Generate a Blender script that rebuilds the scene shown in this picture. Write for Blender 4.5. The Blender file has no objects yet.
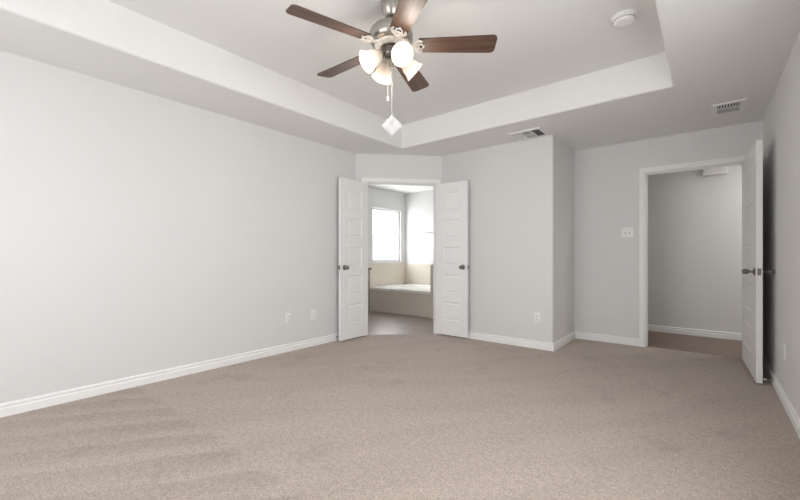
import bpy, bmesh, math, random
from mathutils import Vector, Matrix
random.seed(3)
PI = math.pi
scene = bpy.context.scene
COL = scene.collection

# ------------------------------------------------------------------ camera
YAW = math.radians(39.126)
cam_d = bpy.data.cameras.new('camera'); cam_d.sensor_width = 36.0
cam_d.lens = 377.95 / 800 * 36.0
cam_d.shift_y = 5.9 / 800
cam_d.clip_start = 0.02
cam = bpy.data.objects.new('camera', cam_d); COL.objects.link(cam)
cam.location = (0, 0, 1.072); cam.rotation_euler = (PI / 2, 0, YAW)
scene.camera = cam

# ------------------------------------------------------------------ light
scene.view_settings.view_transform = 'Standard'
scene.view_settings.look = 'None'
scene.view_settings.gamma = 1.0
scene.view_settings.use_curve_mapping = False
scene.view_settings.exposure = 0.48
scene.cycles.max_bounces = 16
scene.cycles.diffuse_bounces = 10

world = bpy.data.worlds.new('sky'); scene.world = world; world.use_nodes = True
wn = world.node_tree.nodes; wl = world.node_tree.links; wn.clear()
w_out = wn.new('ShaderNodeOutputWorld'); w_bg = wn.new('ShaderNodeBackground')
w_bg.inputs['Color'].default_value = (0.93, 0.96, 1.0, 1); w_bg.inputs['Strength'].default_value = 2.2
wl.new(w_bg.outputs[0], w_out.inputs[0])

def area(name, loc, direction, sx, sy, power, color=(1, 1, 1)):
    l = bpy.data.lights.new(name, 'AREA'); l.shape = 'RECTANGLE'; l.size = sx; l.size_y = sy
    l.energy = power; l.color = color
    o = bpy.data.objects.new(name, l); COL.objects.link(o); o.location = loc
    o.rotation_euler = Vector(direction).to_track_quat('-Z', 'Z').to_euler()
    return o
area('added_daylight_rear', (-1.75, -1.62, 1.45), (0, 1, 0), 2.2, 1.35, 37, (0.96, 0.98, 1.0))  # daylight for the added, unseen window behind the camera
area('added_daylight_right', (0.62, 1.20, 1.45), (-1, 0, 0), 2.0, 1.35, 40, (0.96, 0.98, 1.0))  # comes through the invented right-hand window, evens out the left wall
area('daylight_bath', (-5.42, 5.93, 1.5), (1, -0.15, 0), 0.9, 1.05, 24, (0.97, 0.985, 1.0))
area('hall_fill_light', (1.05, 5.9, 2.42), (0, 0, -1), 0.35, 0.35, 8.0, (1.0, 0.97, 0.92))  # unseen fill lamp added to brighten the hall

# ------------------------------------------------------------------ room numbers (metres)
H = 2.44                      # perimeter ceiling
TZ = 2.734                    # tray ceiling
XL, XR = -3.649, 0.435
YR, YC, YE = -1.45, 4.391, 5.27
XS = -1.35
A = Vector((XL, 3.542)); B = Vector((-2.827, YC))
T = 0.12

# ------------------------------------------------------------------ material helpers
def new_mat(name):
    m = bpy.data.materials.new(name); m.use_nodes = True
    nt = m.node_tree; return m, nt, nt.nodes['Principled BSDF']
def N(nt, kind, **kw):
    n = nt.nodes.new(kind)
    for k, v in kw.items(): setattr(n, k, v)
    return n
def val(nt, sock, v):
    if isinstance(v, (int, float)): sock.default_value = v
    else: nt.links.new(v, sock)
def mth(nt, op, a, b=0.0, c=0.0):
    n = N(nt, 'ShaderNodeMath', operation=op)
    for s, v in zip(n.inputs, (a, b, c)): val(nt, s, v)
    return n.outputs[0]
def mixc(nt, fac, c1, c2, blend='MIX'):
    n = N(nt, 'ShaderNodeMix', data_type='RGBA', blend_type=blend)
    val(nt, n.inputs[0], fac)
    for s, v in ((n.inputs[6], c1), (n.inputs[7], c2)):
        if isinstance(v, tuple): s.default_value = (*v, 1)
        else: nt.links.new(v, s)
    return n.outputs[2]
def noise(nt, vec, scale, detail=3.0, rough=0.5):
    n = N(nt, 'ShaderNodeTexNoise'); n.inputs['Scale'].default_value = scale
    n.inputs['Detail'].default_value = detail; n.inputs['Roughness'].default_value = rough
    if vec is not None: nt.links.new(vec, n.inputs['Vector'])
    return n.outputs['Fac']
def pos(nt): return N(nt, 'ShaderNodeNewGeometry').outputs['Position']
def objc(nt): return N(nt, 'ShaderNodeTexCoord').outputs['Object']
def bump(nt, bsdf, height, dist, strength=1.0):
    b = N(nt, 'ShaderNodeBump'); b.inputs['Distance'].default_value = dist
    b.inputs['Strength'].default_value = strength
    nt.links.new(height, b.inputs['Height']); nt.links.new(b.outputs[0], bsdf.inputs['Normal'])

def paint(name, col, rough=0.85, tex=0.0006, scale=120):
    m, nt, b = new_mat(name)
    p = pos(nt)
    n1 = noise(nt, p, 1.3, 2)
    c = mixc(nt, n1, tuple(x * 0.985 for x in col), tuple(min(1, x * 1.012) for x in col))
    nt.links.new(c, b.inputs['Base Color']); b.inputs['Roughness'].default_value = rough
    b.inputs['Specular IOR Level'].default_value = 0.3
    if tex: bump(nt, b, noise(nt, p, scale, 3), tex)
    return m
def plain(name, col, rough=0.5, metal=0.0, spec=0.5, **kw):
    m, nt, b = new_mat(name)
    p = objc(nt)
    n1 = noise(nt, p, 14, 2)
    c = mixc(nt, n1, tuple(x * 0.96 for x in col), tuple(min(1, x * 1.03) for x in col))
    nt.links.new(c, b.inputs['Base Color']); b.inputs['Roughness'].default_value = rough
    b.inputs['Metallic'].default_value = metal; b.inputs['Specular IOR Level'].default_value = spec
    for k, v in kw.items(): b.inputs[k.replace('_', ' ')].default_value = v
    return m

M = {}
M['wall'] = paint('wall_paint', (0.715, 0.713, 0.705))
M['ceil'] = paint('ceiling_paint', (0.80, 0.80, 0.795), tex=0.0012, scale=80)
M['hallwall'] = paint('hall_paint', (0.74, 0.74, 0.735))
M['trim'] = paint('white_trim_paint', (0.86, 0.86, 0.85), rough=0.42, tex=0.0)
M['door'] = paint('white_door_paint', (0.83, 0.83, 0.825), rough=0.38, tex=0.0)
M['plastic'] = plain('white_plastic', (0.86, 0.86, 0.84), 0.35)
M['slot_shade'] = plain('painted_slot_shade', (0.10, 0.10, 0.095), 0.6)  # near-black colour paints the shade inside the slots
M['vent'] = plain('white_enamelled_metal', (0.84, 0.84, 0.83), 0.45)
M['duct'] = plain('painted_duct_shade', (0.035, 0.035, 0.035), 0.8)  # black stands in for the darkness behind the louvres
M['nickel'] = plain('satin_nickel', (0.50, 0.475, 0.43), 0.30, 1.0)
M['nickel_dark'] = plain('antique_nickel', (0.24, 0.22, 0.20), 0.33, 1.0)
M['bracket'] = plain('pale_brushed_nickel', (0.86, 0.83, 0.78), 0.40, 0.4)
M['chrome'] = plain('chrome', (0.75, 0.75, 0.75), 0.12, 1.0)
M['rubber'] = plain('white_rubber', (0.75, 0.75, 0.72), 0.7)
M['tub'] = plain('white_acrylic', (0.90, 0.90, 0.88), 0.18)
M['cabinet'] = plain('grey_brown_cabinet_paint', (0.27, 0.235, 0.205), 0.5)
M['stone'] = plain('taupe_stone_top', (0.24, 0.205, 0.175), 0.3)
M['house'] = plain('pale_siding', (0.78, 0.78, 0.78), 0.8)
M['roof'] = plain('grey_shingles', (0.50, 0.50, 0.51), 0.9)
M['ground'] = plain('dry_ground', (0.45, 0.43, 0.38), 0.95)
M['paper'] = plain('white_paper', (0.55, 0.55, 0.55), 0.7)
M['ink'] = plain('grey_print', (0.30, 0.30, 0.31), 0.7)

def glass(name, gloss=0.06):
    m = bpy.data.materials.new(name); m.use_nodes = True; nt = m.node_tree; nt.nodes.clear()
    o = N(nt, 'ShaderNodeOutputMaterial'); t = N(nt, 'ShaderNodeBsdfTransparent'); g = N(nt, 'ShaderNodeBsdfGlossy')
    g.inputs['Roughness'].default_value = 0.05; mx = N(nt, 'ShaderNodeMixShader'); mx.inputs[0].default_value = gloss
    nt.links.new(t.outputs[0], mx.inputs[1]); nt.links.new(g.outputs[0], mx.inputs[2]); nt.links.new(mx.outputs[0], o.inputs[0])
    return m
M['glass'] = glass('window_glass')
def plastic_film():
    m = bpy.data.materials.new('clear_plastic_film'); m.use_nodes = True; nt = m.node_tree; nt.nodes.clear()
    o = N(nt, 'ShaderNodeOutputMaterial'); t = N(nt, 'ShaderNodeBsdfTransparent'); g = N(nt, 'ShaderNodeBsdfPrincipled')
    g.inputs['Base Color'].default_value = (0.92, 0.92, 0.92, 1); g.inputs['Roughness'].default_value = 0.12
    b = N(nt, 'ShaderNodeBump'); b.inputs['Distance'].default_value = 0.006
    nt.links.new(noise(nt, objc(nt), 60, 3), b.inputs['Height']); nt.links.new(b.outputs[0], g.inputs['Normal'])
    mx = N(nt, 'ShaderNodeMixShader'); mx.inputs[0].default_value = 0.30
    nt.links.new(t.outputs[0], mx.inputs[1]); nt.links.new(g.outputs[0], mx.inputs[2]); nt.links.new(mx.outputs[0], o.inputs[0])
    return m
M['film'] = plastic_film()
def shade_glass():
    m = bpy.data.materials.new('frosted_shade_glass'); m.use_nodes = True; nt = m.node_tree; nt.nodes.clear()
    o = N(nt, 'ShaderNodeOutputMaterial'); t = N(nt, 'ShaderNodeBsdfTranslucent'); d = N(nt, 'ShaderNodeBsdfDiffuse')
    t.inputs['Color'].default_value = (0.66, 0.61, 0.56, 1); d.inputs['Color'].default_value = (0.50, 0.465, 0.435, 1)
    e = N(nt, 'ShaderNodeEmission'); e.inputs['Color'].default_value = (1, 0.88, 0.78, 1); e.inputs['Strength'].default_value = 0.06
    mx = N(nt, 'ShaderNodeMixShader'); mx.inputs[0].default_value = 0.5
    ad = N(nt, 'ShaderNodeAddShader')
    nt.links.new(t.outputs[0], mx.inputs[1]); nt.links.new(d.outputs[0], mx.inputs[2])
    nt.links.new(mx.outputs[0], ad.inputs[0]); nt.links.new(e.outputs[0], ad.inputs[1]); nt.links.new(ad.outputs[0], o.inputs[0])
    return m
M['shade'] = shade_glass()
def emit(name, col, s):
    m = bpy.data.materials.new(name); m.use_nodes = True; nt = m.node_tree; nt.nodes.clear()
    o = N(nt, 'ShaderNodeOutputMaterial'); e = N(nt, 'ShaderNodeEmission')
    e.inputs['Color'].default_value = (*col, 1); e.inputs['Strength'].default_value = s
    nt.links.new(e.outputs[0], o.inputs[0]); return m
M['bulb'] = emit('lit_bulb', (1.0, 0.90, 0.80), 3.2)

def carpet():
    m, nt, b = new_mat('beige_carpet')
    p = pos(nt); sp = N(nt, 'ShaderNodeSeparateXYZ'); nt.links.new(p, sp.inputs[0])
    x, y = sp.outputs[0], sp.outputs[1]
    fine = noise(nt, p, 110, 3, 0.75); mid = noise(nt, p, 34, 3, 0.6); big = noise(nt, p, 1.4, 3)
    q = mth(nt, 'SUBTRACT', mth(nt, 'MULTIPLY', x, 0.81), mth(nt, 'MULTIPLY', y, 0.59))     # across the vacuum strokes
    s = mth(nt, 'ADD', mth(nt, 'MULTIPLY', x, 0.59), mth(nt, 'MULTIPLY', y, 0.81))          # along them
    wob = mth(nt, 'MULTIPLY', mth(nt, 'SUBTRACT', noise(nt, p, 2.2, 2), 0.5), 0.09)
    fr = mth(nt, 'FRACT', mth(nt, 'DIVIDE', mth(nt, 'ADD', q, mth(nt, 'ADD', wob, 0.03)), 0.25))
    up = N(nt, 'ShaderNodeMapRange', interpolation_type='SMOOTHSTEP'); nt.links.new(fr, up.inputs[0])
    for i, v in zip((1, 2, 3, 4), (0.0, 0.12, 0.0, 1.0)): up.inputs[i].default_value = v
    dn = N(nt, 'ShaderNodeMapRange', interpolation_type='SMOOTHSTEP'); nt.links.new(fr, dn.inputs[0])
    for i, v in zip((1, 2, 3, 4), (0.35, 0.95, 1.0, 0.0)): dn.inputs[i].default_value = v
    band = mth(nt, 'MULTIPLY', up.outputs[0], dn.outputs[0])
    # strokes stop on a ragged line across the left half of the room
    stop = N(nt, 'ShaderNodeMapRange', interpolation_type='SMOOTHSTEP')
    nt.links.new(mth(nt, 'ADD', y, mth(nt, 'MULTIPLY', wob, 1.5)), stop.inputs[0])
    for i, v in zip((1, 2, 3, 4), (1.00, 1.07, 1.0, 0.0)): stop.inputs[i].default_value = v
    fade = N(nt, 'ShaderNodeMapRange'); nt.links.new(y, fade.inputs[0])
    for i, v in zip((1, 2, 3, 4), (-0.3, 1.0, 0.25, 1.0)): fade.inputs[i].default_value = v
    strokes = mth(nt, 'MULTIPLY', mth(nt, 'MULTIPLY', band, stop.outputs[0]), fade.outputs[0])
    leftside = N(nt, 'ShaderNodeMapRange', interpolation_type='SMOOTHSTEP'); nt.links.new(x, leftside.inputs[0])
    for i, v in zip((1, 2, 3, 4), (-1.5, -1.2, 1.0, 0.0)): leftside.inputs[i].default_value = v
    strokes = mth(nt, 'MULTIPLY', strokes, leftside.outputs[0])
    # long soft strokes over the whole floor, and trodden patches
    cv = N(nt, 'ShaderNodeCombineXYZ'); nt.links.new(mth(nt, 'MULTIPLY', q, 4.2), cv.inputs[0]); nt.links.new(mth(nt, 'MULTIPLY', s, 0.75), cv.inputs[1])
    soft = noise(nt, cv.outputs[0], 1.0, 3, 0.55)
    rmp = N(nt, 'ShaderNodeMapRange', interpolation_type='SMOOTHSTEP'); nt.links.new(soft, rmp.inputs[0])
    for i, v in zip((1, 2, 3, 4), (0.40, 0.68, 0.0, 1.0)): rmp.inputs[i].default_value = v
    patch = N(nt, 'ShaderNodeMapRange', interpolation_type='SMOOTHSTEP'); nt.links.new(noise(nt, p, 2.6, 4, 0.6), patch.inputs[0])
    for i, v in zip((1, 2, 3, 4), (0.56, 0.70, 0.0, 1.0)): patch.inputs[i].default_value = v
    light, dark = (0.455, 0.384, 0.336), (0.315, 0.262, 0.230)
    f = mth(nt, 'ADD', mth(nt, 'MULTIPLY', strokes, 0.44), mth(nt, 'MULTIPLY', rmp.outputs[0], 0.22))
    f = mth(nt, 'ADD', f, mth(nt, 'MULTIPLY', patch.outputs[0], 0.34))
    c = mixc(nt, f, light, dark)
    g = mth(nt, 'ADD', mth(nt, 'MULTIPLY', fine, 0.75), mth(nt, 'MULTIPLY', mid, 0.25))
    gr = N(nt, 'ShaderNodeMapRange'); nt.links.new(g, gr.inputs[0])
    for i, v in zip((1, 2, 3, 4), (0.3, 0.7, 0.48, 1.48)): gr.inputs[i].default_value = v
    cc = N(nt, 'ShaderNodeCombineColor')
    for i in range(3): nt.links.new(gr.outputs[0], cc.inputs[i])
    c = mixc(nt, 1.0, c, cc.outputs[0], 'MULTIPLY')
    nt.links.new(c, b.inputs['Base Color']); b.inputs['Roughness'].default_value = 1.0
    b.inputs['Specular IOR Level'].default_value = 0.05
    b.inputs['Sheen Weight'].default_value = 0.12; b.inputs['Sheen Roughness'].default_value = 0.6
    bump(nt, b, g, 0.010, 0.7)
    return m
M['carpet'] = carpet()

def planks(name, c1, c2, ang, w=0.15, ln=1.2):
    m, nt, b = new_mat(name)
    mp = N(nt, 'ShaderNodeMapping'); nt.links.new(pos(nt), mp.inputs[0]); mp.inputs['Rotation'].default_value = (0, 0, ang)
    br = N(nt, 'ShaderNodeTexBrick'); nt.links.new(mp.outputs[0], br.inputs['Vector'])
    br.inputs['Scale'].default_value = 1.0; br.inputs['Brick Width'].default_value = ln; br.inputs['Row Height'].default_value = w
    br.inputs['Mortar Size'].default_value = 0.003; br.offset = 0.37
    br.inputs['Color1'].default_value = (*c1, 1); br.inputs['Color2'].default_value = (*c2, 1)
    br.inputs['Mortar'].default_value = (*[x * 0.6 for x in c2], 1)
    st = N(nt, 'ShaderNodeMapping'); nt.links.new(mp.outputs[0], st.inputs[0]); st.inputs['Scale'].default_value = (2.0, 26.0, 1)
    c = mixc(nt, mth(nt, 'MULTIPLY', noise(nt, st.outputs[0], 1.0, 5, 0.6), 0.55), br.outputs['Color'], tuple(x * 0.62 for x in c2))
    nt.links.new(c, b.inputs['Base Color']); b.inputs['Roughness'].default_value = 0.36
    return m
M['hallfloor'] = planks('brown_hall_planks', (0.265, 0.18, 0.135), (0.22, 0.15, 0.112), 0.0)
M['bathfloor'] = planks('grey_brown_tile_planks', (0.40, 0.33, 0.29), (0.34, 0.28, 0.245), math.radians(0))

def tile(name, col, grout, w=0.33, hgt=0.33, axis='x'):
    m, nt, b = new_mat(name)
    sp = N(nt, 'ShaderNodeSeparateXYZ'); nt.links.new(pos(nt), sp.inputs[0])
    cb = N(nt, 'ShaderNodeCombineXYZ'); nt.links.new(mth(nt, 'ADD', sp.outputs[0], sp.outputs[1]), cb.inputs[0]); nt.links.new(sp.outputs[2], cb.inputs[1])
    br = N(nt, 'ShaderNodeTexBrick'); nt.links.new(cb.outputs[0], br.inputs['Vector']); br.offset = 0.5
    br.inputs['Scale'].default_value = 1.0; br.inputs['Brick Width'].default_value = w; br.inputs['Row Height'].default_value = hgt
    br.inputs['Mortar Size'].default_value = 0.003
    br.inputs['Color1'].default_value = (*col, 1); br.inputs['Color2'].default_value = (*[x * 0.95 for x in col], 1); br.inputs['Mortar'].default_value = (*grout, 1)
    c = mixc(nt, mth(nt, 'MULTIPLY', noise(nt, pos(nt), 7, 5, 0.6), 0.35), br.outputs['Color'], tuple(x * 0.75 for x in col))
    nt.links.new(c, b.inputs['Base Color']); b.inputs['Roughness'].default_value = 0.4
    return m
M['tile'] = tile('beige_wall_tile', (0.74, 0.68, 0.595), (0.76, 0.70, 0.62))

def walnut():
    m, nt, b = new_mat('walnut_blade')
    mp = N(nt, 'ShaderNodeMapping'); nt.links.new(objc(nt), mp.inputs[0]); mp.inputs['Scale'].default_value = (2.2, 48, 48)
    n1 = noise(nt, mp.outputs[0], 1.0, 5, 0.6)
    mp2 = N(nt, 'ShaderNodeMapping'); nt.links.new(objc(nt), mp2.inputs[0]); mp2.inputs['Scale'].default_value = (4, 170, 170)
    n2 = noise(nt, mp2.outputs[0], 1.0, 3, 0.6)
    r = N(nt, 'ShaderNodeValToRGB'); nt.links.new(mth(nt, 'ADD', mth(nt, 'MULTIPLY', n1, 0.75), mth(nt, 'MULTIPLY', n2, 0.25)), r.inputs[0])
    e = r.color_ramp.elements
    e[0].position = 0.33; e[0].color = (0.040, 0.021, 0.014, 1)
    e[1].position = 0.66; e[1].color = (0.135, 0.074, 0.048, 1)
    nt.links.new(r.outputs[0], b.inputs['Base Color']); b.inputs['Roughness'].default_value = 0.45
    return m
M['walnut'] = walnut()

# ------------------------------------------------------------------ mesh helpers
class MB:
    def __init__(self): self.bm = bmesh.new()
    def box(self, a, b, bev=0.0, mx=None):
        x0, y0, z0 = (min(p, q) for p, q in zip(a, b)); x1, y1, z1 = (max(p, q) for p, q in zip(a, b))
        vs = [self.bm.verts.new(v) for v in ((x0, y0, z0), (x1, y0, z0), (x1, y1, z0), (x0, y1, z0), (x0, y0, z1), (x1, y0, z1), (x1, y1, z1), (x0, y1, z1))]
        fs = [self.bm.faces.new([vs[i] for i in f]) for f in ((0, 3, 2, 1), (4, 5, 6, 7), (0, 1, 5, 4), (1, 2, 6, 5), (2, 3, 7, 6), (3, 0, 4, 7))]
        if bev:
            r = bmesh.ops.bevel(self.bm, geom=list({e for f in fs for e in f.edges}), offset=bev, segments=2, affect='EDGES', profile=0.5)
            vs = list({v for f in r['faces'] for v in f.verts} | {v for v in vs if v.is_valid})
        if mx is not None: bmesh.ops.transform(self.bm, matrix=mx, verts=vs)
        return self
    def prism(self, poly, z0, z1):
        lo = [self.bm.verts.new((x, y, z0)) for x, y in poly]; hi = [self.bm.verts.new((x, y, z1)) for x, y in poly]
        n = len(poly)
        for i in range(n): self.bm.faces.new((lo[i], lo[(i + 1) % n], hi[(i + 1) % n], hi[i]))
        self.bm.faces.new(lo[::-1]); self.bm.faces.new(hi)
        return self
    def lathe(self, prof, seg=32, mx=None, cap=True):
        rings = []; allv = []
        for r, z in prof:
            if r < 1e-6: ring = [self.bm.verts.new((0, 0, z))]
            else: ring = [self.bm.verts.new((r * math.cos(2 * PI * k / seg), r * math.sin(2 * PI * k / seg), z)) for k in range(seg)]
            rings.append(ring); allv += ring
        for a, b in zip(rings, rings[1:]):
            for k in range(seg):
                k2 = (k + 1) % seg
                if len(a) == 1 and len(b) == 1: continue
                if len(a) == 1: self.bm.faces.new((a[0], b[k2], b[k]))
                elif len(b) == 1: self.bm.faces.new((a[k], a[k2], b[0]))
                else: self.bm.faces.new((a[k], a[k2], b[k2], b[k]))
        if cap:
            for ring in (rings[0], rings[-1]):
                if len(ring) > 1: self.bm.faces.new(ring)
        if mx is not None: bmesh.ops.transform(self.bm, matrix=mx, verts=allv)
        return self
    def tube(self, pts, r, seg=8, mx=None):
        pts = [Vector(p) for p in pts]; rings = []; allv = []
        rr = r if isinstance(r, (list, tuple)) else [r] * len(pts)
        up = Vector((0.13, 0.31, 0.94)).normalized()
        for i, p in enumerate(pts):
            t = (pts[min(i + 1, len(pts) - 1)] - pts[max(i - 1, 0)]).normalized()
            a = t.cross(up)
            if a.length < 1e-3: a = t.cross(Vector((1, 0, 0)))
            a.normalize(); b = t.cross(a)
            ring = [self.bm.verts.new(p + rr[i] * (math.cos(2 * PI * k / seg) * a + math.sin(2 * PI * k / seg) * b)) for k in range(seg)]
            rings.append(ring); allv += ring
        for a, b in zip(rings, rings[1:]):
            for k in range(seg): self.bm.faces.new((a[k], a[(k + 1) % seg], b[(k + 1) % seg], b[k]))
        self.bm.faces.new(rings[0][::-1]); self.bm.faces.new(rings[-1])
        if mx is not None: bmesh.ops.transform(self.bm, matrix=mx, verts=allv)
        return self
    def loops(self, loops, close_first=False, close_last=False):
        rs = [[self.bm.verts.new(p) for p in lp] for lp in loops]; n = len(rs[0])
        for a, b in zip(rs, rs[1:]):
            for k in range(n): self.bm.faces.new((a[k], a[(k + 1) % n], b[(k + 1) % n], b[k]))
        if close_first: self.bm.faces.new(rs[0][::-1])
        if close_last: self.bm.faces.new(rs[-1])
        return self
    def build(self, name, mat, parent=None, mx=None, smooth=True, loc=None, angle=40):
        if mx is not None: bmesh.ops.transform(self.bm, matrix=mx, verts=self.bm.verts[:])
        bmesh.ops.recalc_face_normals(self.bm, faces=self.bm.faces[:])
        me = bpy.data.meshes.new(name)
        if loc is not None: bmesh.ops.translate(self.bm, vec=-Vector(loc), verts=self.bm.verts[:])
        for f in self.bm.faces: f.smooth = smooth
        self.bm.to_mesh(me); self.bm.free()
        if smooth: me.set_sharp_from_angle(angle=math.radians(angle))
        o = bpy.data.objects.new(name, me); COL.objects.link(o); me.materials.append(M[mat] if isinstance(mat, str) else mat)
        if loc is not None: o.location = loc
        if parent is not None: o.parent = parent
        return o

def tag(o, label=None, cat=None, group=None, kind=None):
    if label: o['label'] = label
    if cat: o['category'] = cat
    if group: o['group'] = group
    if kind: o['kind'] = kind
    return o
def empty(name, loc, rz=0.0, label=None, cat=None, group=None, kind=None):
    o = bpy.data.objects.new(name, None); COL.objects.link(o); o.location = loc; o.rotation_euler = (0, 0, rz)
    o.empty_display_size = 0.1
    return tag(o, label, cat, group, kind)
def dup(root, loc, rz, label, group=None):
    def cp(o, parent):
        c = o.copy(); COL.objects.link(c)
        if parent is not None: c.parent = parent
        for ch in list(o.children): cp(ch, c)
        return c
    r = cp(root, None); r.location = loc; r.rotation_euler = (0, 0, rz); r['label'] = label
    if group: r['group'] = group
    return r
def S(o, label=None, cat=None): return tag(o, label, cat, kind='structure')
def align(d): return Vector(d).to_track_quat('Z', 'Y').to_matrix().to_4x4()

# ------------------------------------------------------------------ floors
dv = (B - A).normalized(); nv = Vector((-dv.y, dv.x)); L = (B - A).length
A2 = A + nv * 0.05; B2 = B + nv * 0.05
S(MB().prism([(XL - .06, YR - .06), (XR + .06, YR - .06), (XR + .06, YE + .045), (XS - .06, YE + .045), (XS - .06, YC + .06), (B2.x, YC + .06), (B2.x, B2.y), (A2.x, A2.y), (XL - .06, A2.y)], -0.08, 0.0).build('floor', 'carpet', smooth=False),
  'beige cut-pile bedroom carpet with vacuum marks', 'floor')
S(MB().prism([(-2.6, YE + .045), (1.6, YE + .045), (1.6, 6.6), (-2.6, 6.6)], -0.09, -0.008).build('floor_hall', 'hallfloor', smooth=False),
  'brown plank floor of the hall beyond the single door', 'floor')
S(MB().prism([(-5.3, 3.4), (XL - .06, 3.4), (A2.x - .001, A2.y), (B2.x - .001, B2.y), (-2.7, B2.y + .02), (-2.7, 6.66), (-5.3, 6.66)], -0.09, -0.006).build('floor_bath', 'bathfloor', smooth=False),
  'greyish plank-look tile floor of the bathroom beyond the double doors', 'floor')

# ------------------------------------------------------------------ walls
S(MB().prism([(XL, YR), (XL, A.y), (A.x + nv.x * T, A.y + nv.y * T), (XL - T, A.y + nv.y * T), (XL - T, YR)], 0, H).build('wall_left', 'wall', smooth=False), 'long bare light grey wall on the left', 'wall')
arc = [(XS - .02 + .02 * math.sin(a), YC + .02 - .02 * math.cos(a)) for a in [PI / 2 * k / 6 for k in range(7)]]
S(MB().prism([(B.x, YC)] + arc + [(XS, YE + T), (XS - T, YE + T), (XS - T, YC + T), (B.x + nv.x * T, YC + T), (B.x + nv.x * T, B.y + nv.y * T)], 0, H).build('wall_back', 'wall', angle=50), 'light grey wall with a rounded outside corner right of the double doors', 'wall')
DM = Matrix.Translation((A.x, A.y, 0)) @ Matrix(((dv.x, nv.x, 0, 0), (dv.y, nv.y, 0, 0), (0, 0, 1, 0), (0, 0, 0, 1)))   # local: x along the diagonal wall, y outwards
O0, O1, OZ = 0.150, 1.085, 2.052
w = MB().box((0, 0, 0), (O0 - .018, T, H)).box((O1 + .018, 0, 0), (L, T, H)).box((O0 - .018, 0, OZ + .018), (O1 + .018, T, H))
S(w.build('wall_diagonal', 'wall', mx=DM, smooth=False), 'short diagonal wall holding the double doors', 'wall')
E0, E1, EZ = -0.560, 0.296, 2.040
w = MB().box((XS, YE, 0), (E0 - .018, YE + T, H)).box((E1 + .018, YE, 0), (XR + T, YE + T, H)).box((E0 - .018, YE, EZ + .018), (E1 + .018, YE + T, H))
S(w.build('wall_entry', 'wall', smooth=False), 'grey wall at the far right with the single door opening', 'wall')
RW0, RW1, RZ0, RZ1 = -2.85, -0.65, 0.78, 2.13
QW0, QW1 = 0.20, 2.20
w = MB().box((XR, YR, 0), (XR + T, QW0, H)).box((XR, QW1, 0), (XR + T, YE, H)).box((XR, QW0, 0), (XR + T, QW1, RZ0)).box((XR, QW0, RZ1), (XR + T, QW1, H))
S(w.build('wall_right', 'wall', smooth=False), 'light grey wall along the right edge', 'wall')
w = MB().box((XL - T, YR - T, 0), (RW0, YR, H)).box((RW1, YR - T, 0), (XR + T, YR, H)).box((RW0, YR - T, 0), (RW1, YR, RZ0)).box((RW0, YR - T, RZ1), (RW1, YR, H))
S(w.build('wall_rear', 'wall', smooth=False), 'wall behind the camera with the added window', 'wall')
# hall
S(MB().box((-2.6, 6.5, 0), (1.6, 6.6, H)).build('wall_hall', 'hallwall', smooth=False), 'grey hall wall seen through the single door opening', 'wall')
S(MB().box((-2.6, YE + T, 0), (-2.5, 6.5, H)).build('wall_hall_left', 'hallwall', smooth=False), 'end wall of the hall to the left, out of view', 'wall')
S(MB().box((1.5, YE + T, 0), (1.6, 6.5, H)).box((XR + T, YE, 0), (1.6, YE + T, H)).box((-2.5, YE, 0), (XS - T, YE + T, H)).build('wall_hall_right', 'hallwall', smooth=False), 'end wall of the hall to the right, out of view', 'wall')
S(MB().box((-2.6, YE + T, H), (1.6, 6.6, H + .1)).build('ceiling_hall', 'ceil', smooth=False), 'ceiling of the hall', 'ceiling')
# bathroom
BX, BY = -5.18, 6.54
WY0, WY1, WZ0, WZ1 = 5.505, 6.400, 0.945, 2.045
w = MB().box((BX - T, 3.4, 0), (BX, WY0, H)).box((BX - T, WY1, 0), (BX, BY, H)).box((BX - T, WY0, 0), (BX, WY1, WZ0)).box((BX - T, WY0, WZ1), (BX, WY1, H))
S(w.build('wall_bath_left', 'hallwall', smooth=False), 'bathroom wall with the bright window', 'wall')
S(MB().box((BX - T, BY, 0), (-2.63, BY + T, H)).build('wall_bath_back', 'hallwall', smooth=False), 'bathroom end wall with the towel bar', 'wall')
S(MB().box((-2.75, YC + T, 0), (-2.63, BY, H)).build('wall_bath_right', 'hallwall', smooth=False), 'right wall of the bathroom, out of view', 'wall')
S(MB().box((BX - T, 3.4, 0), (XL - T, 3.52, H)).build('wall_bath_near', 'hallwall', smooth=False), 'near wall of the bathroom, out of view', 'wall')
cx_ = [(BX - T, 3.4), (XL - T, 3.4), (A.x + nv.x * T, A.y + nv.y * T), (B.x + nv.x * T, B.y + nv.y * T), (B.x + nv.x * T, YC + T), (-2.63, YC + T), (-2.63, BY + T), (BX - T, BY + T)]
S(MB().prism(cx_, H, H + .1).build('ceiling_bath', 'ceil', smooth=False), 'ceiling of the bathroom', 'ceiling')
S(MB().box((-3.67, 5.335, 0), (-3.54, BY, 0.90)).box((-3.68, 5.325, 0.90), (-3.53, BY, 0.918), 0.004).build('wall_half', 'tile', smooth=False), 'low beige tiled half wall at the right end of the bathtub', 'wall')
S(MB().box((BX, 5.30, 0.40), (BX + .012, BY, WZ0 - .012)).box((BX + .012, BY - .012, 0.40), (-3.67, BY, 0.905)).build('trim_tile', 'tile', smooth=False), 'beige wall tile around the bathtub below the window', 'wall tile')

# ------------------------------------------------------------------ bedroom ceiling: flat soffit, rounded lip, raised tray
TX0, TX1, TY0, TY1 = -3.027, -0.221, -0.81, 3.755
def rect(d, z): return [(TX0 - d, TY0 - d, z), (TX1 + d, TY0 - d, z), (TX1 + d, TY1 + d, z), (TX0 - d, TY1 + d, z)]
r = 0.022
lip = [rect(r * (1 - math.sin(a)), H + r * (1 - math.cos(a))) for a in [PI / 2 * k / 6 for k in range(7)]]
OX0, OX1, OY0, OY1 = XL - T, XR + T, YR - T, YE + T
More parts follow.
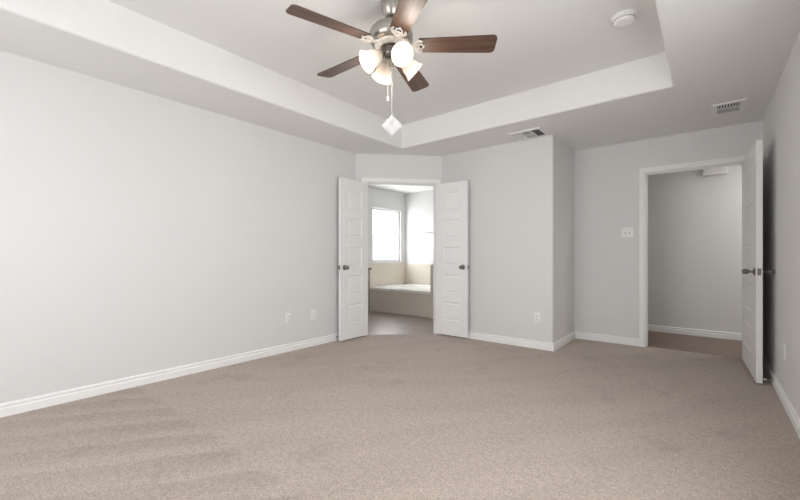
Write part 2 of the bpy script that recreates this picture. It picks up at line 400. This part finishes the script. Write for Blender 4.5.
# outline of the soffit follows the room so that the bathroom and the hall keep their own ceilings
m = MB(); m.loops(lip + [rect(0, TZ)], close_last=True)
inner = [v for v in m.bm.verts if abs(v.co.z - H) < 1e-5]
outer_pts = [(OX0, OY0), (OX1, OY0), (OX1, OY1), (XS - T, OY1), (XS - T, YC + T), (B.x + nv.x * T, YC + T), (B.x + nv.x * T, B.y + nv.y * T), (A.x + nv.x * T, A.y + nv.y * T), (OX0, A.y + nv.y * T)]
ov = [m.bm.verts.new((x, y, H)) for x, y in outer_pts]
oe = [m.bm.edges.new((ov[i], ov[(i + 1) % len(ov)])) for i in range(len(ov))]
ie = [e for e in m.bm.edges if abs(e.verts[0].co.z - H) < 1e-5 and abs(e.verts[1].co.z - H) < 1e-5 and e not in oe]
bmesh.ops.triangle_fill(m.bm, use_beauty=True, edges=oe + ie)
hv = [m.bm.verts.new((x, y, TZ + .1)) for x, y in outer_pts]
n_ = len(ov)
for i in range(n_): m.bm.faces.new((ov[i], ov[(i + 1) % n_], hv[(i + 1) % n_], hv[i]))
m.bm.faces.new(hv)
S(m.build('ceiling', 'ceil', angle=30), 'bedroom ceiling with a raised rectangular tray', 'ceiling')

# ------------------------------------------------------------------ baseboards (stepped profile), mitred
PROF = [(0, 0), (.015, 0), (.015, .052), (.0125, .056), (.0085, .060), (.0085, .067), (.0125, .071), (.0125, .078), (.009, .085), (.004, .089), (0, .089)]
def sweep(pts, into, prof=PROF, z=0.0):
    """pts: polyline on the wall faces, room on the side 'into' (+1 = left of travel)"""
    P = [Vector(p) for p in pts]; out = []
    for i, p in enumerate(P):
        ds = []
        if i > 0: ds.append((P[i] - P[i - 1]).normalized())
        if i < len(P) - 1: ds.append((P[i + 1] - P[i]).normalized())
        ns = [Vector((-d.y, d.x)) * into for d in ds]
        if len(ns) == 2:
            b = (ns[0] + ns[1]); b = b / b.length_squared * 2 if b.length > 1e-6 else ns[0]
        else: b = ns[0]
        out.append(b)
    return P, out
def baseboards(names, pts, into, mat='trim', z=0.0):
    P, nb = sweep(pts, into)
    for i, nm in enumerate(names):
        if nm is None: continue
        m = MB()
        lps = [[(P[j].x + nb[j].x * a, P[j].y + nb[j].y * a, z + b) for a, b in PROF] for j in (i, i + 1)]
        m.loops(lps, close_first=True, close_last=True)
        S(m.build(nm[0], mat, angle=20), nm[1], 'baseboard')
CW = 0.062   # casing width
dl = lambda s, o=0.0: (A.x + dv.x * s + nv.x * o, A.y + dv.y * s + nv.y * o)
baseboards([('baseboard_rear', 'white baseboard below the rear window, behind the camera'), ('baseboard_left', 'long white baseboard along the left wall'), ('baseboard_diagonal', 'short white baseboard left of the double doors')],
           [(XR, YR), (XL, YR), (XL, A.y), dl(O0 - CW - .004)], -1)
baseboards([('baseboard_diagonal_right', 'short white baseboard right of the double doors'), ('baseboard_back', 'white baseboard under the wall right of the double doors'), ('baseboard_return', 'white baseboard on the shaded return wall'), ('baseboard_entry', 'white baseboard left of the single door opening')],
           [dl(O1 + CW + .004), (B.x, YC), (XS, YC), (XS, YE), (E0 - CW - .004, YE)], -1)
baseboards([('baseboard_entry_right', 'white baseboard in the corner behind the single door'), ('baseboard_right', 'white baseboard along the right wall')],
           [(E1 + CW + .004, YE), (XR, YE), (XR, YR + .02)], -1)
baseboards([('baseboard_hall', 'white baseboard at the foot of the hall wall')], [(-2.5, 6.5), (1.5, 6.5)], -1, z=-.008)

# ------------------------------------------------------------------ door casings with jamb lining
CP = [(0, 0), (.006, .012), (.016, .017), (.030, .017), (.038, .012), (.052, .012), (CW, .009), (CW, 0)]     # (across, out from wall)
def casing(x0, x1, zt, mx, name, label, ydir=-1, jamb=True):
    m = MB(); rv = 0.004
    lps = []
    for (x, z, sx, sz) in ((x0 - rv, 0, -1, 0), (x0 - rv, zt + rv, -1, 1), (x1 + rv, zt + rv, 1, 1), (x1 + rv, 0, 1, 0)):
        lps.append([(x + sx * a, ydir * o if ydir < 0 else T + o, z + sz * a) for a, o in CP])
    rs = lps
    m.loops(rs, close_first=True, close_last=True)
    if jamb:
        m.box((x0 - .018, 0.0, 0), (x0, T, zt)); m.box((x1, 0.0, 0), (x1 + .018, T, zt)); m.box((x0 - .018, 0.0, zt), (x1 + .018, T, zt + .018))
        m.box((x0, .046, 0), (x0 + .011, .075, zt - .011), .001); m.box((x1 - .011, .046, 0), (x1, .075, zt - .011), .001); m.box((x0, .046, zt - .011), (x1, .075, zt), .001)
    return S(m.build(name, 'trim', mx=mx, angle=20), label, 'door frame')
casing(O0, O1, OZ, DM, 'trim_1', 'white casing and jamb around the bathroom double doors')
EM = Matrix.Translation((0, YE, 0))
casing(E0, E1, EZ, EM, 'trim_2', 'white casing and jamb around the single hall door')
casing(E0, E1, EZ, EM, 'trim_3', 'white casing on the hall side of the single door', ydir=1, jamb=False)

# ------------------------------------------------------------------ doors: five moulded panels on both faces
def door_slab(m, W, Hh, th, stile):
    """x 0..W from the hinge, y 0..th, z 0..Hh"""
    top, gap, bot = 0.125, 0.118, 0.195
    ph = (Hh - top - bot - 4 * gap) / 5
    zs = []; z = Hh - top
    for k in range(5): zs.append((z - ph, z)); z -= ph + gap
    xs0, xs1 = stile, W - stile
    def quad(pts): m.bm.faces.new([m.bm.verts.new(p) for p in pts])
    for y, s in ((0.0, 1), (th, -1)):
        def R(x0, x1, z0, z1, d): return [(x0, y + s * d, z0), (x1, y + s * d, z0), (x1, y + s * d, z1), (x0, y + s * d, z1)]
        quad(R(0, xs0, 0, Hh, 0)); quad(R(xs1, W, 0, Hh, 0))
        edges = [Hh] + [v for a, b in zs for v in (b, a)] + [0]
        for k in range(0, len(edges), 2): quad(R(xs0, xs1, edges[k + 1], edges[k], 0))
        for a, b in zs:
            ins = [(0, 0), (.007, .006), (.012, .009), (.020, .009), (.030, .004), (.036, .003)]
            m.loops([R(xs0 + i, xs1 - i, a + i, b - i, d) for i, d in ins], close_last=True)
    e = [(0, 0), (W, 0), (W, th), (0, th)]
    for k in (1, 3):
        (xa, ya), (xb, yb) = e[k], e[(k + 1) % 4]
        quad([(xa, ya, 0), (xb, yb, 0), (xb, yb, Hh), (xa, ya, Hh)])
    quad([(x, y, Hh) for x, y in e]); quad([(x, y, 0) for x, y in e[::-1]])
    bmesh.ops.remove_doubles(m.bm, verts=m.bm.verts[:], dist=1e-5)
KNOB = [(.0, 0), (.031, 0), (.032, .004), (.027, .010), (.014, .013), (.011, .018), (.011, .030), (.016, .034), (.023, .040), (.0265, .048), (.027, .055), (.0245, .064), (.018, .071), (.009, .075), (0, .076)]
EGG = [(.0, 0), (.032, 0), (.033, .004), (.027, .009), (.016, .012), (.010, .018), (.0085, .026), (.010, .032), (.016, .040), (.0205, .050), (.022, .060), (.020, .071), (.014, .079), (.006, .083), (0, .084)]
def make_door(name, loc, rz, W, Hh, th, stile, label, knob_mat, prof, zk=0.92, hinge_y=0.0, latch=True):
    t = empty(name, loc, rz, label, 'door', kind='structure')
    m = MB(); door_slab(m, W, Hh, th, stile); m.build('door_panel', 'door', t, smooth=False)
    for y, d in ((0, -1), (th, 1)):
        MB().lathe(prof, 24, Matrix.Translation((W - .062, y, zk)) @ align((0, d, 0))).build('door_knob', knob_mat, t)
    if latch:
        MB().box((W - .0005, th * .5 - .012, zk - .028), (W + .0015, th * .5 + .012, zk + .028)).box((W, th * .5 - .006, zk - .009), (W + .007, th * .5 + .006, zk + .009), .002).build('latch_plate', knob_mat, t)
    for z in (0.18, Hh * .5, Hh - .20):
        MB().lathe([(.0055, -.045), (.0055, .045), (.003, .049)], 10, Matrix.Translation((-.004, hinge_y, z))).box((-.002, min(hinge_y, th / 2), z - .044), (.0, max(hinge_y, th / 2), z + .044)).build('hinge', 'nickel', t)
    return t
# left leaf: stands parallel to the left wall; right leaf parallel to the back wall; entry leaf almost flat to the right wall
TH = 0.035
# hinge corners sit on the room side of the diagonal jamb
make_door('door_1', (-3.560, 3.655, .016), math.radians(-90.0), 0.487, 2.030, TH, .115, 'left leaf of the white double doors, folded back along the left wall', 'nickel_dark', KNOB, zk=.91, hinge_y=0.0)
make_door('door_2', (-2.867, 4.308, .016), math.radians(1.5), 0.470, 2.030, TH, .115, 'right leaf of the white double doors, folded back against the wall', 'nickel_dark', KNOB, zk=.91, hinge_y=TH)
make_door('door_3', (0.276, YE - .030, .014), math.radians(-87.6), 0.92, 2.022, 0.04, .125, 'white panelled single door swung open towards the right wall', 'nickel_dark', EGG, zk=.925, hinge_y=0.04)

# ------------------------------------------------------------------ bathroom window; unseen bedroom windows added for even daylight
def window(name, origin, along, out, W, z0, z1, label, bars=()):
    """origin: one lower corner on the room face, along: unit 2D, out: unit 2D"""
    mx = Matrix.Translation((origin[0], origin[1], 0)) @ Matrix(((along[0], out[0], 0, 0), (along[1], out[1], 0, 0), (0, 0, 1, 0), (0, 0, 0, 1)))
    t = S(empty(name, (0, 0, 0)), label, 'window')
    f = MB(); fw = .045
    for a, b in (((0, .045, z0), (fw, .105, z1)), ((W - fw, .045, z0), (W, .105, z1)), ((fw, .045, z0), (W - fw, .105, z0 + fw)), ((fw, .045, z1 - fw), (W - fw, .105, z1))): f.box(a, b, .003)
    for bz in bars: f.box((fw, .055, bz - .018), (W - fw, .095, bz + .018), .003)
    f.build('window_frame', 'trim', t, mx=mx, smooth=False)
    MB().box((-.0, -.012, z0 - .018), (W, .05, z0), .003).build('window_sill', 'trim', t, mx=mx, smooth=False)
    MB().box((fw - .005, .073, z0 + fw - .005), (W - fw + .005, .078, z1 - fw + .005)).build('window_pane', 'glass', t, mx=mx, smooth=False)
    return t
window('window_1', (BX, WY0), (0, 1), (-1, 0), WY1 - WY0, WZ0, WZ1, 'bright bathroom window above the bathtub')
window('added_window_rear', (RW0, YR), (1, 0), (0, -1), RW1 - RW0, RZ0, RZ1, 'unseen bedroom window behind the camera, added for even daylight', bars=(1.45,))

window('added_window_right', (XR, QW0), (0, 1), (1, 0), QW1 - QW0, RZ0, RZ1, 'invented bedroom window in the right wall, added for even daylight', bars=(1.45,))  # made-up opening, placed to even out the light

# ------------------------------------------------------------------ ceiling fan
FX, FY = -1.609, 1.888
fan = empty('ceiling_fan', (FX, FY, TZ), 0, 'five-blade walnut and nickel ceiling fan with four lit glass shades', 'ceiling fan')
zf = lambda z: z - TZ
MB().lathe([(.066, zf(2.732)), (.068, zf(2.722)), (.066, zf(2.700)), (.058, zf(2.670)), (.046, zf(2.646)), (.038, zf(2.636)), (.034, zf(2.634)), (.0, zf(2.634))], 40).build('canopy', 'nickel', fan)
MB().lathe([(.013, zf(2.636)), (.013, zf(2.575))], 16).build('downrod', 'nickel_dark', fan)
MB().lathe([(.020, zf(2.600)), (.026, zf(2.592)), (.040, zf(2.582)), (.085, zf(2.574)), (.118, zf(2.562)), (.136, zf(2.543)), (.144, zf(2.520)), (.144, zf(2.494)), (.139, zf(2.476)), (.128, zf(2.462)), (.109, zf(2.452)), (.0, zf(2.452))], 56).build('motor_housing', 'nickel', fan)
m = MB().lathe([(.110, zf(2.453)), (.108, zf(2.446)), (.094, zf(2.438)), (.080, zf(2.434)), (.0, zf(2.434))], 56)
for k in range(36):
    a = 2 * PI * k / 36
    m.tube([(math.cos(a) * .109, math.sin(a) * .109, zf(2.447)), (math.cos(a) * .095, math.sin(a) * .095, zf(2.4375)), (math.cos(a) * .082, math.sin(a) * .082, zf(2.434))], .0035, 6)
m.build('vent_ring', 'bracket', fan)
MB().lathe([(.070, zf(2.4345)), (.071, zf(2.430)), (.064, zf(2.426)), (.058, zf(2.424)), (.058, zf(2.392)), (.062, zf(2.386)), (.058, zf(2.376)), (.040, zf(2.362)), (.024, zf(2.355)), (.0, zf(2.355))], 40).build('switch_housing', 'nickel_dark', fan)
MB().lathe([(.020, zf(2.357)), (.034, zf(2.348)), (.036, zf(2.334)), (.028, zf(2.322)), (.014, zf(2.314)), (.009, zf(2.304)), (.012, zf(2.296)), (.008, zf(2.286)), (0, zf(2.282))], 32).build('light_fitter', 'nickel', fan)

def blade_outline():
    pts = []
    R0, R1 = 0.170, 0.680
    w0, w1, cr = .058, .074, .032
    # root scalloped, tip rounded corners
    pts += [(R0, -w0 * .55), (R0 + .012, -w0)]
    for k in range(7):
        a = -PI / 2 + PI / 2 * k / 6; pts.append((R1 - cr + cr * math.cos(a), -(w1 - cr) + cr * math.sin(a)))
    for k in range(7):
        a = PI / 2 * k / 6; pts.append((R1 - cr + cr * math.cos(a), (w1 - cr) + cr * math.sin(a)))
    pts += [(R0 + .012, w0), (R0, w0 * .55)]
    return pts
def ring_plate(m, poly, z0, z1, mx=None):
    lo = [m.bm.verts.new((x, y, z0)) for x, y in poly]; hi = [m.bm.verts.new((x, y, z1)) for x, y in poly]; n = len(poly)
    for i in range(n): m.bm.faces.new((lo[i], lo[(i + 1) % n], hi[(i + 1) % n], hi[i]))
    m.bm.faces.new(lo[::-1]); m.bm.faces.new(hi)
ZB = 2.446
PITCH = math.radians(13.0)
first = None
for k in range(5):
    ang = math.radians(37.0 + 72 * k)
    mxw = Matrix.Rotation(ang, 4, 'Z') @ Matrix.Translation((0, 0, zf(ZB))) @ Matrix.Rotation(-PITCH, 4, 'X')
    if first is None:
        m = MB(); ring_plate(m, blade_outline(), 0, .007)
        bl = m.build('blade', 'walnut', fan, angle=30)
        m = MB()          # openwork blade iron: neck, two curled arms, cross piece
        m.tube([(.100, 0, .022), (.125, 0, .012), (.150, 0, -.004), (.172, 0, -.008)], [.013, .011, .010, .009], 10)
        for s in (1, -1):
            m.tube([(.165, 0, -.008), (.178, s * .016, -.008), (.190, s * .034, -.007), (.206, s * .046, -.006), (.222, s * .045, -.006), (.232, s * .036, -.006)], [.008, .007, .007, .007, .006, .005], 8)
            m.tube([(.170, 0, -.008), (.190, s * .010, -.008), (.210, s * .020, -.007), (.226, s * .020, -.006), (.234, s * .010, -.006), (.238, 0, -.006)], [.006, .006, .006, .006, .005, .005], 8)
            m.lathe([(.0, -.006), (.007, -.004), (.008, 0), (.008, .006)], 12, Matrix.Translation((.215, s * .042, -.006)))
        m.tube([(.196, -.040, -.007), (.205, -.020, -.008), (.208, 0, -.008), (.205, .020, -.008), (.196, .040, -.007)], .006, 8)
        m.lathe([(.0, -.006), (.007, -.004), (.008, 0), (.008, .006)], 12, Matrix.Translation((.238, 0, -.006)))
        br = m.build('blade_iron', 'bracket', bl, mx=Matrix.Translation((-.028, 0, 0)))
        first = bl
    else:
        bl = first.copy(); COL.objects.link(bl); bl.parent = fan
        br = first.children[0].copy(); COL.objects.link(br); br.parent = bl
    bl.matrix_local = mxw

SH = [(.022, 0), (.026, -.004), (.030, -.014), (.037, -.032), (.0445, -.052), (.049, -.070), (.051, -.086), (.056, -.100), (.0625, -.110), (.0660, -.114),
      (.0640, -.115), (.0545, -.103), (.0485, -.086), (.0465, -.070), (.042, -.052), (.0345, -.032), (.0275, -.014), (.0235, -.005), (.0195, 0)]
for k, ca in enumerate((-66, 24, 114, 204)):
    a = math.radians(ca) + YAW
    rad = Vector((math.cos(a), math.sin(a), 0)); ax = (rad * math.sin(math.radians(54)) + Vector((0, 0, -1)) * math.cos(math.radians(54))).normalized()
    base = Vector((0, 0, zf(2.385))) + rad * .075 + Vector((0, 0, -.004))
    arm = MB().tube([Vector((0, 0, zf(2.342))) + rad * .028, Vector((0, 0, zf(2.352))) + rad * .045, Vector((0, 0, zf(2.372))) + rad * .056, base - ax * .016, base + ax * .002], [.008, .007, .007, .012, .020], 12)
    mx = Matrix.Translation(base) @ align(-ax) @ Matrix.Diagonal((1.10, 1.10, 1.08, 1))
    arm.lathe([(.010, .014), (.024, .010), (.0275, .0), (.0275, -.010), (.0255, -.012)], 24, mx)
    arm.build('shade_arm', 'nickel', fan)
    sh = MB().lathe(SH, 36, mx, cap=False).build('glass_shade', 'shade', fan)
    MB().lathe([(.010, -.010), (.012, -.020), (.014, -.032), (.020, -.044), (.0255, -.056), (.0275, -.066), (.0255, -.076), (.018, -.086), (.008, -.0905), (0, -.091)], 20, mx).build('light_bulb', 'bulb', sh)
    l = bpy.data.lights.new('fan_bulb', 'POINT'); l.energy = 2.4; l.color = (1.0, 0.92, 0.83); l.shadow_soft_size = .04
    lo = bpy.data.objects.new('fan_bulb', l); COL.objects.link(lo); lo.location = Vector((FX, FY, TZ)) + base + ax * .150
# pull chains
cr_ = Vector((math.cos(YAW), math.sin(YAW), 0))
def chain(off, z1, fob):
    p = cr_ * off; p = Vector((p.x, p.y, 0)) + Vector((-math.sin(YAW), math.cos(YAW), 0)) * -.030
    m = MB().tube([p + Vector((0, 0, zf(2.375))), p + Vector((0, 0, zf(z1)))], .0015, 6)
    z = 2.37
    while z > z1:
        m.lathe([(0, -.0017), (.0017, 0), (0, .0017)], 6, Matrix.Translation((p.x, p.y, zf(z)))); z -= .009
    c = m.build('pull_chain', 'bracket', fan)
    if fob:
        MB().lathe([(.0, .0), (.0045, -.003), (.0065, -.010), (.0075, -.024), (.0070, -.032), (.004, -.037), (0, -.038)], 16, Matrix.Translation((p.x, p.y, zf(z1)))).build('chain_fob', 'plastic', c)
    return p
chain(-.022, 2.112, True)
pk = chain(.004, 2.002, False)
# clear bag with folded leaflet tied to the chain, hanging by a corner
bagz = 1.918
bag = empty('plastic_bag', (FX + pk.x, FY + pk.y, bagz), YAW, 'small clear bag with white leaflet hanging by its corner from the fan chain', 'bag')
hs = .049
def pillow(m, hs, th, n=12, wr=.0):
    g = {}
    for side in (1, -1):
        for i in range(n + 1):
            for j in range(n + 1):
                if side < 0 and (i in (0, n) or j in (0, n)): continue
                u, v = -1 + 2 * i / n, -1 + 2 * j / n
                d = side * th * ((1 - u * u) * (1 - v * v)) ** .5 + wr * math.sin(5 * u + 3 * v + side) * (1 - u * u) + random.uniform(-wr, wr) * .5
                if i in (0, n) or j in (0, n): d = wr * math.sin(7 * (u - v))
                g[(side, i, j)] = m.bm.verts.new((u * hs, d, v * hs))
    def V(s, i, j): return g[(1, i, j)] if (i in (0, n) or j in (0, n)) else g[(s, i, j)]
    for s in (1, -1):
        for i in range(n):
            for j in range(n): m.bm.faces.new((V(s, i, j), V(s, i + 1, j), V(s, i + 1, j + 1), V(s, i, j + 1)))
rot45 = Matrix.Rotation(math.radians(44), 4, 'Y')
m = MB(); pillow(m, hs, .010, wr=.0035); m.build('plastic_film', 'film', bag, mx=rot45)
tag(MB().box((-.034, -.0015, -.036), (.036, .0015, .030), .0005).box((-.030, .0015, -.030), (.020, .003, .024), .0005).build('leaflet', 'paper', bag, mx=rot45, smooth=False), 'white folded leaflet inside the bag')
tag(MB().box((-.026, -.0022, -.002), (.004, -.0016, .024)).box((.010, -.0022, .006), (.030, -.0016, .012)).build('leaflet_print', 'ink', bag, mx=rot45, smooth=False), 'grey printed patch on the leaflet')
MB().tube([(0, 0, hs * 1.414 - .008), (.003, .002, hs * 1.414 + .006), (0, 0, 2.004 - bagz)], .0016, 6).build('tie', 'plastic', bag)

# ------------------------------------------------------------------ smoke detector on the tray ceiling
sd = empty('smoke_detector', (-0.447, 3.01, TZ), 0, 'round white smoke detector on the tray ceiling', 'smoke detector')
MB().lathe([(.076, -.001), (.077, -.006), (.076, -.014), (.070, -.018), (0, -.018)], 48).build('mounting_base', 'plastic', sd)
m = MB().lathe([(.064, -.018), (.066, -.024), (.065, -.040), (.058, -.048), (.040, -.051), (0, -.051)], 48).build('cover', 'plastic', sd)
v_ = MB()
for k in range(24):
    a = 2 * PI * k / 24
    v_.box((.0645, -.005, -.036), (.0665, .005, -.030), mx=Matrix.Rotation(a, 4, 'Z'))
v_.build('sounder_slot', 'slot_shade', m)
MB().lathe([(.013, -.050), (.013, -.053), (.011, -.054), (0, -.054)], 20, Matrix.Translation((.022, -.01, 0))).build('test_button', 'plastic', sd)

# ------------------------------------------------------------------ ceiling vents
def vent(loc, W, D, layout, label):
    """W along x, D along y; layout: list of (x0, x1, y0, y1, direction, count)"""
    t = empty('ceiling_vent', loc, 0, label, 'air vent', 'ceiling air vents')
    f = MB(); z0, z1 = -.012, -.0005
    xs = sorted({-W / 2, W / 2} | {v for l in layout for v in l[:2]}); ys = sorted({-D / 2, D / 2} | {v for l in layout for v in l[2:4]})
    for i in range(len(xs) - 1):
        for j in range(len(ys) - 1):
            cx, cy = (xs[i] + xs[i + 1]) / 2, (ys[j] + ys[j + 1]) / 2
            if not any(l[0] < cx < l[1] and l[2] < cy < l[3] for l in layout): f.box((xs[i], ys[j], z0), (xs[i + 1], ys[j + 1], z1))
    f.build('vent_frame', 'vent', t, smooth=False)
    MB().box((-W / 2 + .01, -D / 2 + .01, -.0012), (W / 2 - .01, D / 2 - .01, -.0006)).build('duct_shade_sheet', 'duct', t, smooth=False)  # flat dark sheet painted as the unlit space above the vent
    for (x0, x1, y0, y1, dr, n) in layout:
        for k in range(n):
            if dr == 'x':      # slats run along x
                y = y0 + (y1 - y0) * (k + .5) / n
                MB().box((x0, -.006, -.0006), (x1, .006, .0006), mx=Matrix.Translation((0, y, -.007)) @ Matrix.Rotation(math.radians(40), 4, 'X')).build('louvre', 'vent', t, smooth=False)
            else:
                x = x0 + (x1 - x0) * (k + .5) / n
                MB().box((-.006, y0, -.0006), (.006, y1, .0006), mx=Matrix.Translation((x, 0, -.007)) @ Matrix.Rotation(math.radians(40 if dr == 'y' else -40), 4, 'Y')).build('louvre', 'vent', t, smooth=False)
    return t
vent((-1.553, 4.200, H), .345, .315, [(-.150, -.055, -.125, .125, 'z', 6), (-.045, .050, -.125, -.005, 'x', 7), (-.045, .050, .005, .125, 'x', 7), (.060, .152, -.125, .125, 'y', 6)], 'wide three-section ceiling vent beside the top of the back wall')
vent((0.148, 4.600, H), .235, .325, [(-.080, .080, -.130, -.005, 'y', 8), (-.080, .080, .008, .130, 'x', 7)], 'smaller ceiling vent in front of the single door')

# ------------------------------------------------------------------ outlets and switch
def outlet(loc, rz, label):
    """local: x along the wall, -y out into the room"""
    t = empty('wall_outlet', loc, rz, label, 'outlet', 'wall outlets')
    MB().box((-.036, -.006, -.058), (.036, -.0002, .058), .002).build('cover_plate', 'plastic', t, angle=30)
    for s in (1, -1):
        m = MB().box((-.0165, -.0078, s * .0205 - .0145), (.0165, -.005, s * .0205 + .0145), .0012)
        rc = m.build('receptacle', 'plastic', t, angle=30)
        MB().box((-.0085, -.0082, s * .0205 - .004), (-.0060, -.0074, s * .0205 + .006)).box((.0060, -.0082, s * .0205 - .004), (.0085, -.0074, s * .0205 + .006)).box((-.0022, -.0082, s * .0205 - .0105), (.0022, -.0074, s * .0205 - .0065)).build('slot', 'slot_shade', rc, smooth=False)
    MB().lathe([(.003, 0), (.003, .0015), (0, .002)], 10, Matrix.Translation((0, -.006, 0)) @ align((0, -1, 0))).build('screw', 'nickel', t)
    return t
o1 = outlet((XL, 2.493, .374), PI / 2, 'white outlet on the left wall, farther from the double doors')
dup(o1, (XL, 2.846, .373), PI / 2, 'white outlet on the left wall, nearer the double doors')
dup(o1, (-1.527, YC, .360), 0, 'white outlet low on the wall right of the double doors')
dup(o1, (XR, 3.868, .385), -PI / 2, 'white outlet on the right wall beside the open single door')
sw = empty('light_switch', (-.750, YE, 1.354), 0, 'white double light switch on the wall left of the single door', 'light switch')
MB().box((-.063, -.006, -.060), (.063, -.0002, .060), .002).build('cover_plate', 'plastic', sw, angle=30)
for s in (-.023, .023):
    tg = MB().box((s - .0055, -.0068, -.0125), (s + .0055, -.005, .0125)).build('toggle_slot', 'slot_shade', sw, smooth=False)
    MB().box((-.0042, -.016, -.006), (.0042, 0, .006), .001, mx=Matrix.Translation((s, -.005, .002)) @ Matrix.Rotation(math.radians(-25), 4, 'X')).build('toggle', 'plastic', sw, angle=30)
    for z in (.030, -.030):
        MB().lathe([(.003, 0), (.003, .0012), (0, .0018)], 10, Matrix.Translation((s, -.006, z)) @ align((0, -1, 0))).build('screw', 'nickel', sw)

# ------------------------------------------------------------------ door stops
def stop(loc, rz, label, ln):
    """local -y out from the wall"""
    t = empty('door_stop', loc, rz, label, 'door stop', 'baseboard door stops')
    MB().lathe([(.0, 0), (.012, 0), (.012, .003), (.006, .006), (.005, .010)], 16, align((0, -1, 0))).build('base_cup', 'nickel', t)
    pts = []; n = 60
    for k in range(n + 1):
        a = 2 * PI * 9 * k / n; pts.append((.0045 * math.cos(a), -.006 - (ln - .022) * k / n, .0045 * math.sin(a)))
    MB().tube(pts, .0016, 5).build('spring', 'nickel', t)
    MB().lathe([(.0055, 0), (.0075, .002), (.0075, .012), (.0055, .015), (0, .0155)], 14, Matrix.Translation((0, -(ln - .017), 0)) @ align((0, -1, 0))).build('rubber_tip', 'rubber', t)
    return t
stop((XL + .0152, 3.20, .047), PI / 2, 'spring door stop on the left baseboard behind the double door leaf', .072)
stop((XR - .0152, 4.345, .047), -PI / 2, 'spring door stop on the right baseboard behind the single door', .060)

# ------------------------------------------------------------------ bathroom things
tub = empty('bathtub', (-4.42, 5.95, 0), 0, 'white bathtub with a beige tiled front under the bright window', 'bathtub')
tx0, tx1, ty0, ty1 = BX + .013, -3.671, 5.352, BY - .013
def rr(x0, x1, y0, y1, rad, z, n=8):
    pts = []
    for (cx, cy, a0) in ((x1 - rad, y0 + rad, -PI / 2), (x1 - rad, y1 - rad, 0), (x0 + rad, y1 - rad, PI / 2), (x0 + rad, y0 + rad, PI)):
        for k in range(n + 1):
            a = a0 + PI / 2 * k / n; pts.append((cx + rad * math.cos(a), cy + rad * math.sin(a), z))
    return pts
lp = [rr(tx0, tx1, ty0, ty1, .006, .412), rr(tx0, tx1, ty0, ty1, .006, .455), rr(tx0 + .006, tx1 - .006, ty0 + .006, ty1 - .006, .008, .462)]
ix0, ix1, iy0, iy1 = tx0 + .13, tx1 - .13, ty0 + .17, ty1 - .16
for d, z, rad in ((0, .462, .28), (.012, .456, .27), (.03, .40, .26), (.06, .28, .24), (.09, .14, .22), (.13, .085, .20), (.22, .075, .12)): lp.append(rr(ix0 + d, ix1 - d, iy0 + d, iy1 - d, rad, z))
MB().loops(lp, close_last=True).build('basin', 'tub', tub, loc=None).matrix_parent_inverse = Matrix.Translation((4.42, -5.95, 0))
MB().box((tx0, 5.368, 0), (tx1, 5.41, .411)).build('tiled_front', 'tile', tub, smooth=False).matrix_parent_inverse = Matrix.Translation((4.42, -5.95, 0))

tb = empty('towel_bar', (-4.53, BY, 1.555), 0, 'chrome towel bar on the bathroom end wall', 'towel bar')
MB().tube([(-.30, -.065, 0), (.30, -.065, 0)], .009, 12).build('bar', 'chrome', tb)
for s in (-.285, .285):
    MB().lathe([(0, 0), (.026, 0), (.026, .006), (.013, .012), (.011, .060), (.014, .066), (.013, .078), (0, .080)], 18, Matrix.Translation((s, 0, 0)) @ align((0, -1, 0))).build('post', 'chrome', tb)

vn = empty('vanity_cabinet', (BX, 3.54, 0), 0, 'grey-brown bathroom vanity cabinet seen at the left door edge', 'cabinet')
VD, VW = .545, 1.315
MB().box((.002, 0, .09), (VD, VW, .826)).box((.002, 0, 0), (VD - .06, VW, .09)).build('cabinet_body', 'cabinet', vn, smooth=False)
for k in range(3):
    y0 = .02 + k * .43
    d = MB().box((VD, y0, .12), (VD + .018, y0 + .415, .80), .003).build('cabinet_door', 'cabinet', vn, smooth=False)
    MB().tube([(VD + .018, y0 + .36, .62), (VD + .04, y0 + .36, .62), (VD + .04, y0 + .36, .74), (VD + .018, y0 + .36, .74)], .005, 8).build('door_handle', 'nickel', d)
tag(MB().box((BX + .002, 3.525, .8265), (BX + .575, 4.875, .866), .004).build('stone_worktop', 'stone', smooth=False, loc=(BX, 3.54, .8265)), 'dark stone vanity top at the left edge of the bathroom view', 'countertop')

ch = empty('door_chime', (.075, 6.5, 2.225), 0, 'white box high on the hall wall above the single door opening', 'door chime')
MB().box((-.125, -.045, -.085), (.125, -.0003, .085), .006).build('chime_cover', 'plastic', ch, angle=30)
g = MB()
for k in range(5): g.box((-.09, -.0462, -.05 + k * .022), (.09, -.0445, -.044 + k * .022))
g.build('chime_grille', 'vent', ch, smooth=False)

# ------------------------------------------------------------------ outside the bathroom window
S(MB().box((-30, -20, -2.40), (20, 25, -2.30)).build('ground', 'ground', smooth=False), 'bare ground outside the house', 'ground')
nh = empty('neighbour_house', (-12.5, 10.2, -2.3), 0, 'pale house faintly seen through the bright bathroom window', 'house')
MB().box((-3, -4.5, 0), (3, 4.5, 2.7)).build('house_wall', 'house', nh, smooth=False)
m = MB(); m.loops([[(-3.4, y, 2.6), (3.4, y, 2.6), (0, y, 4.4)] for y in (-4.9, 4.9)], close_first=True, close_last=True); m.build('house_roof', 'roof', nh, smooth=False)
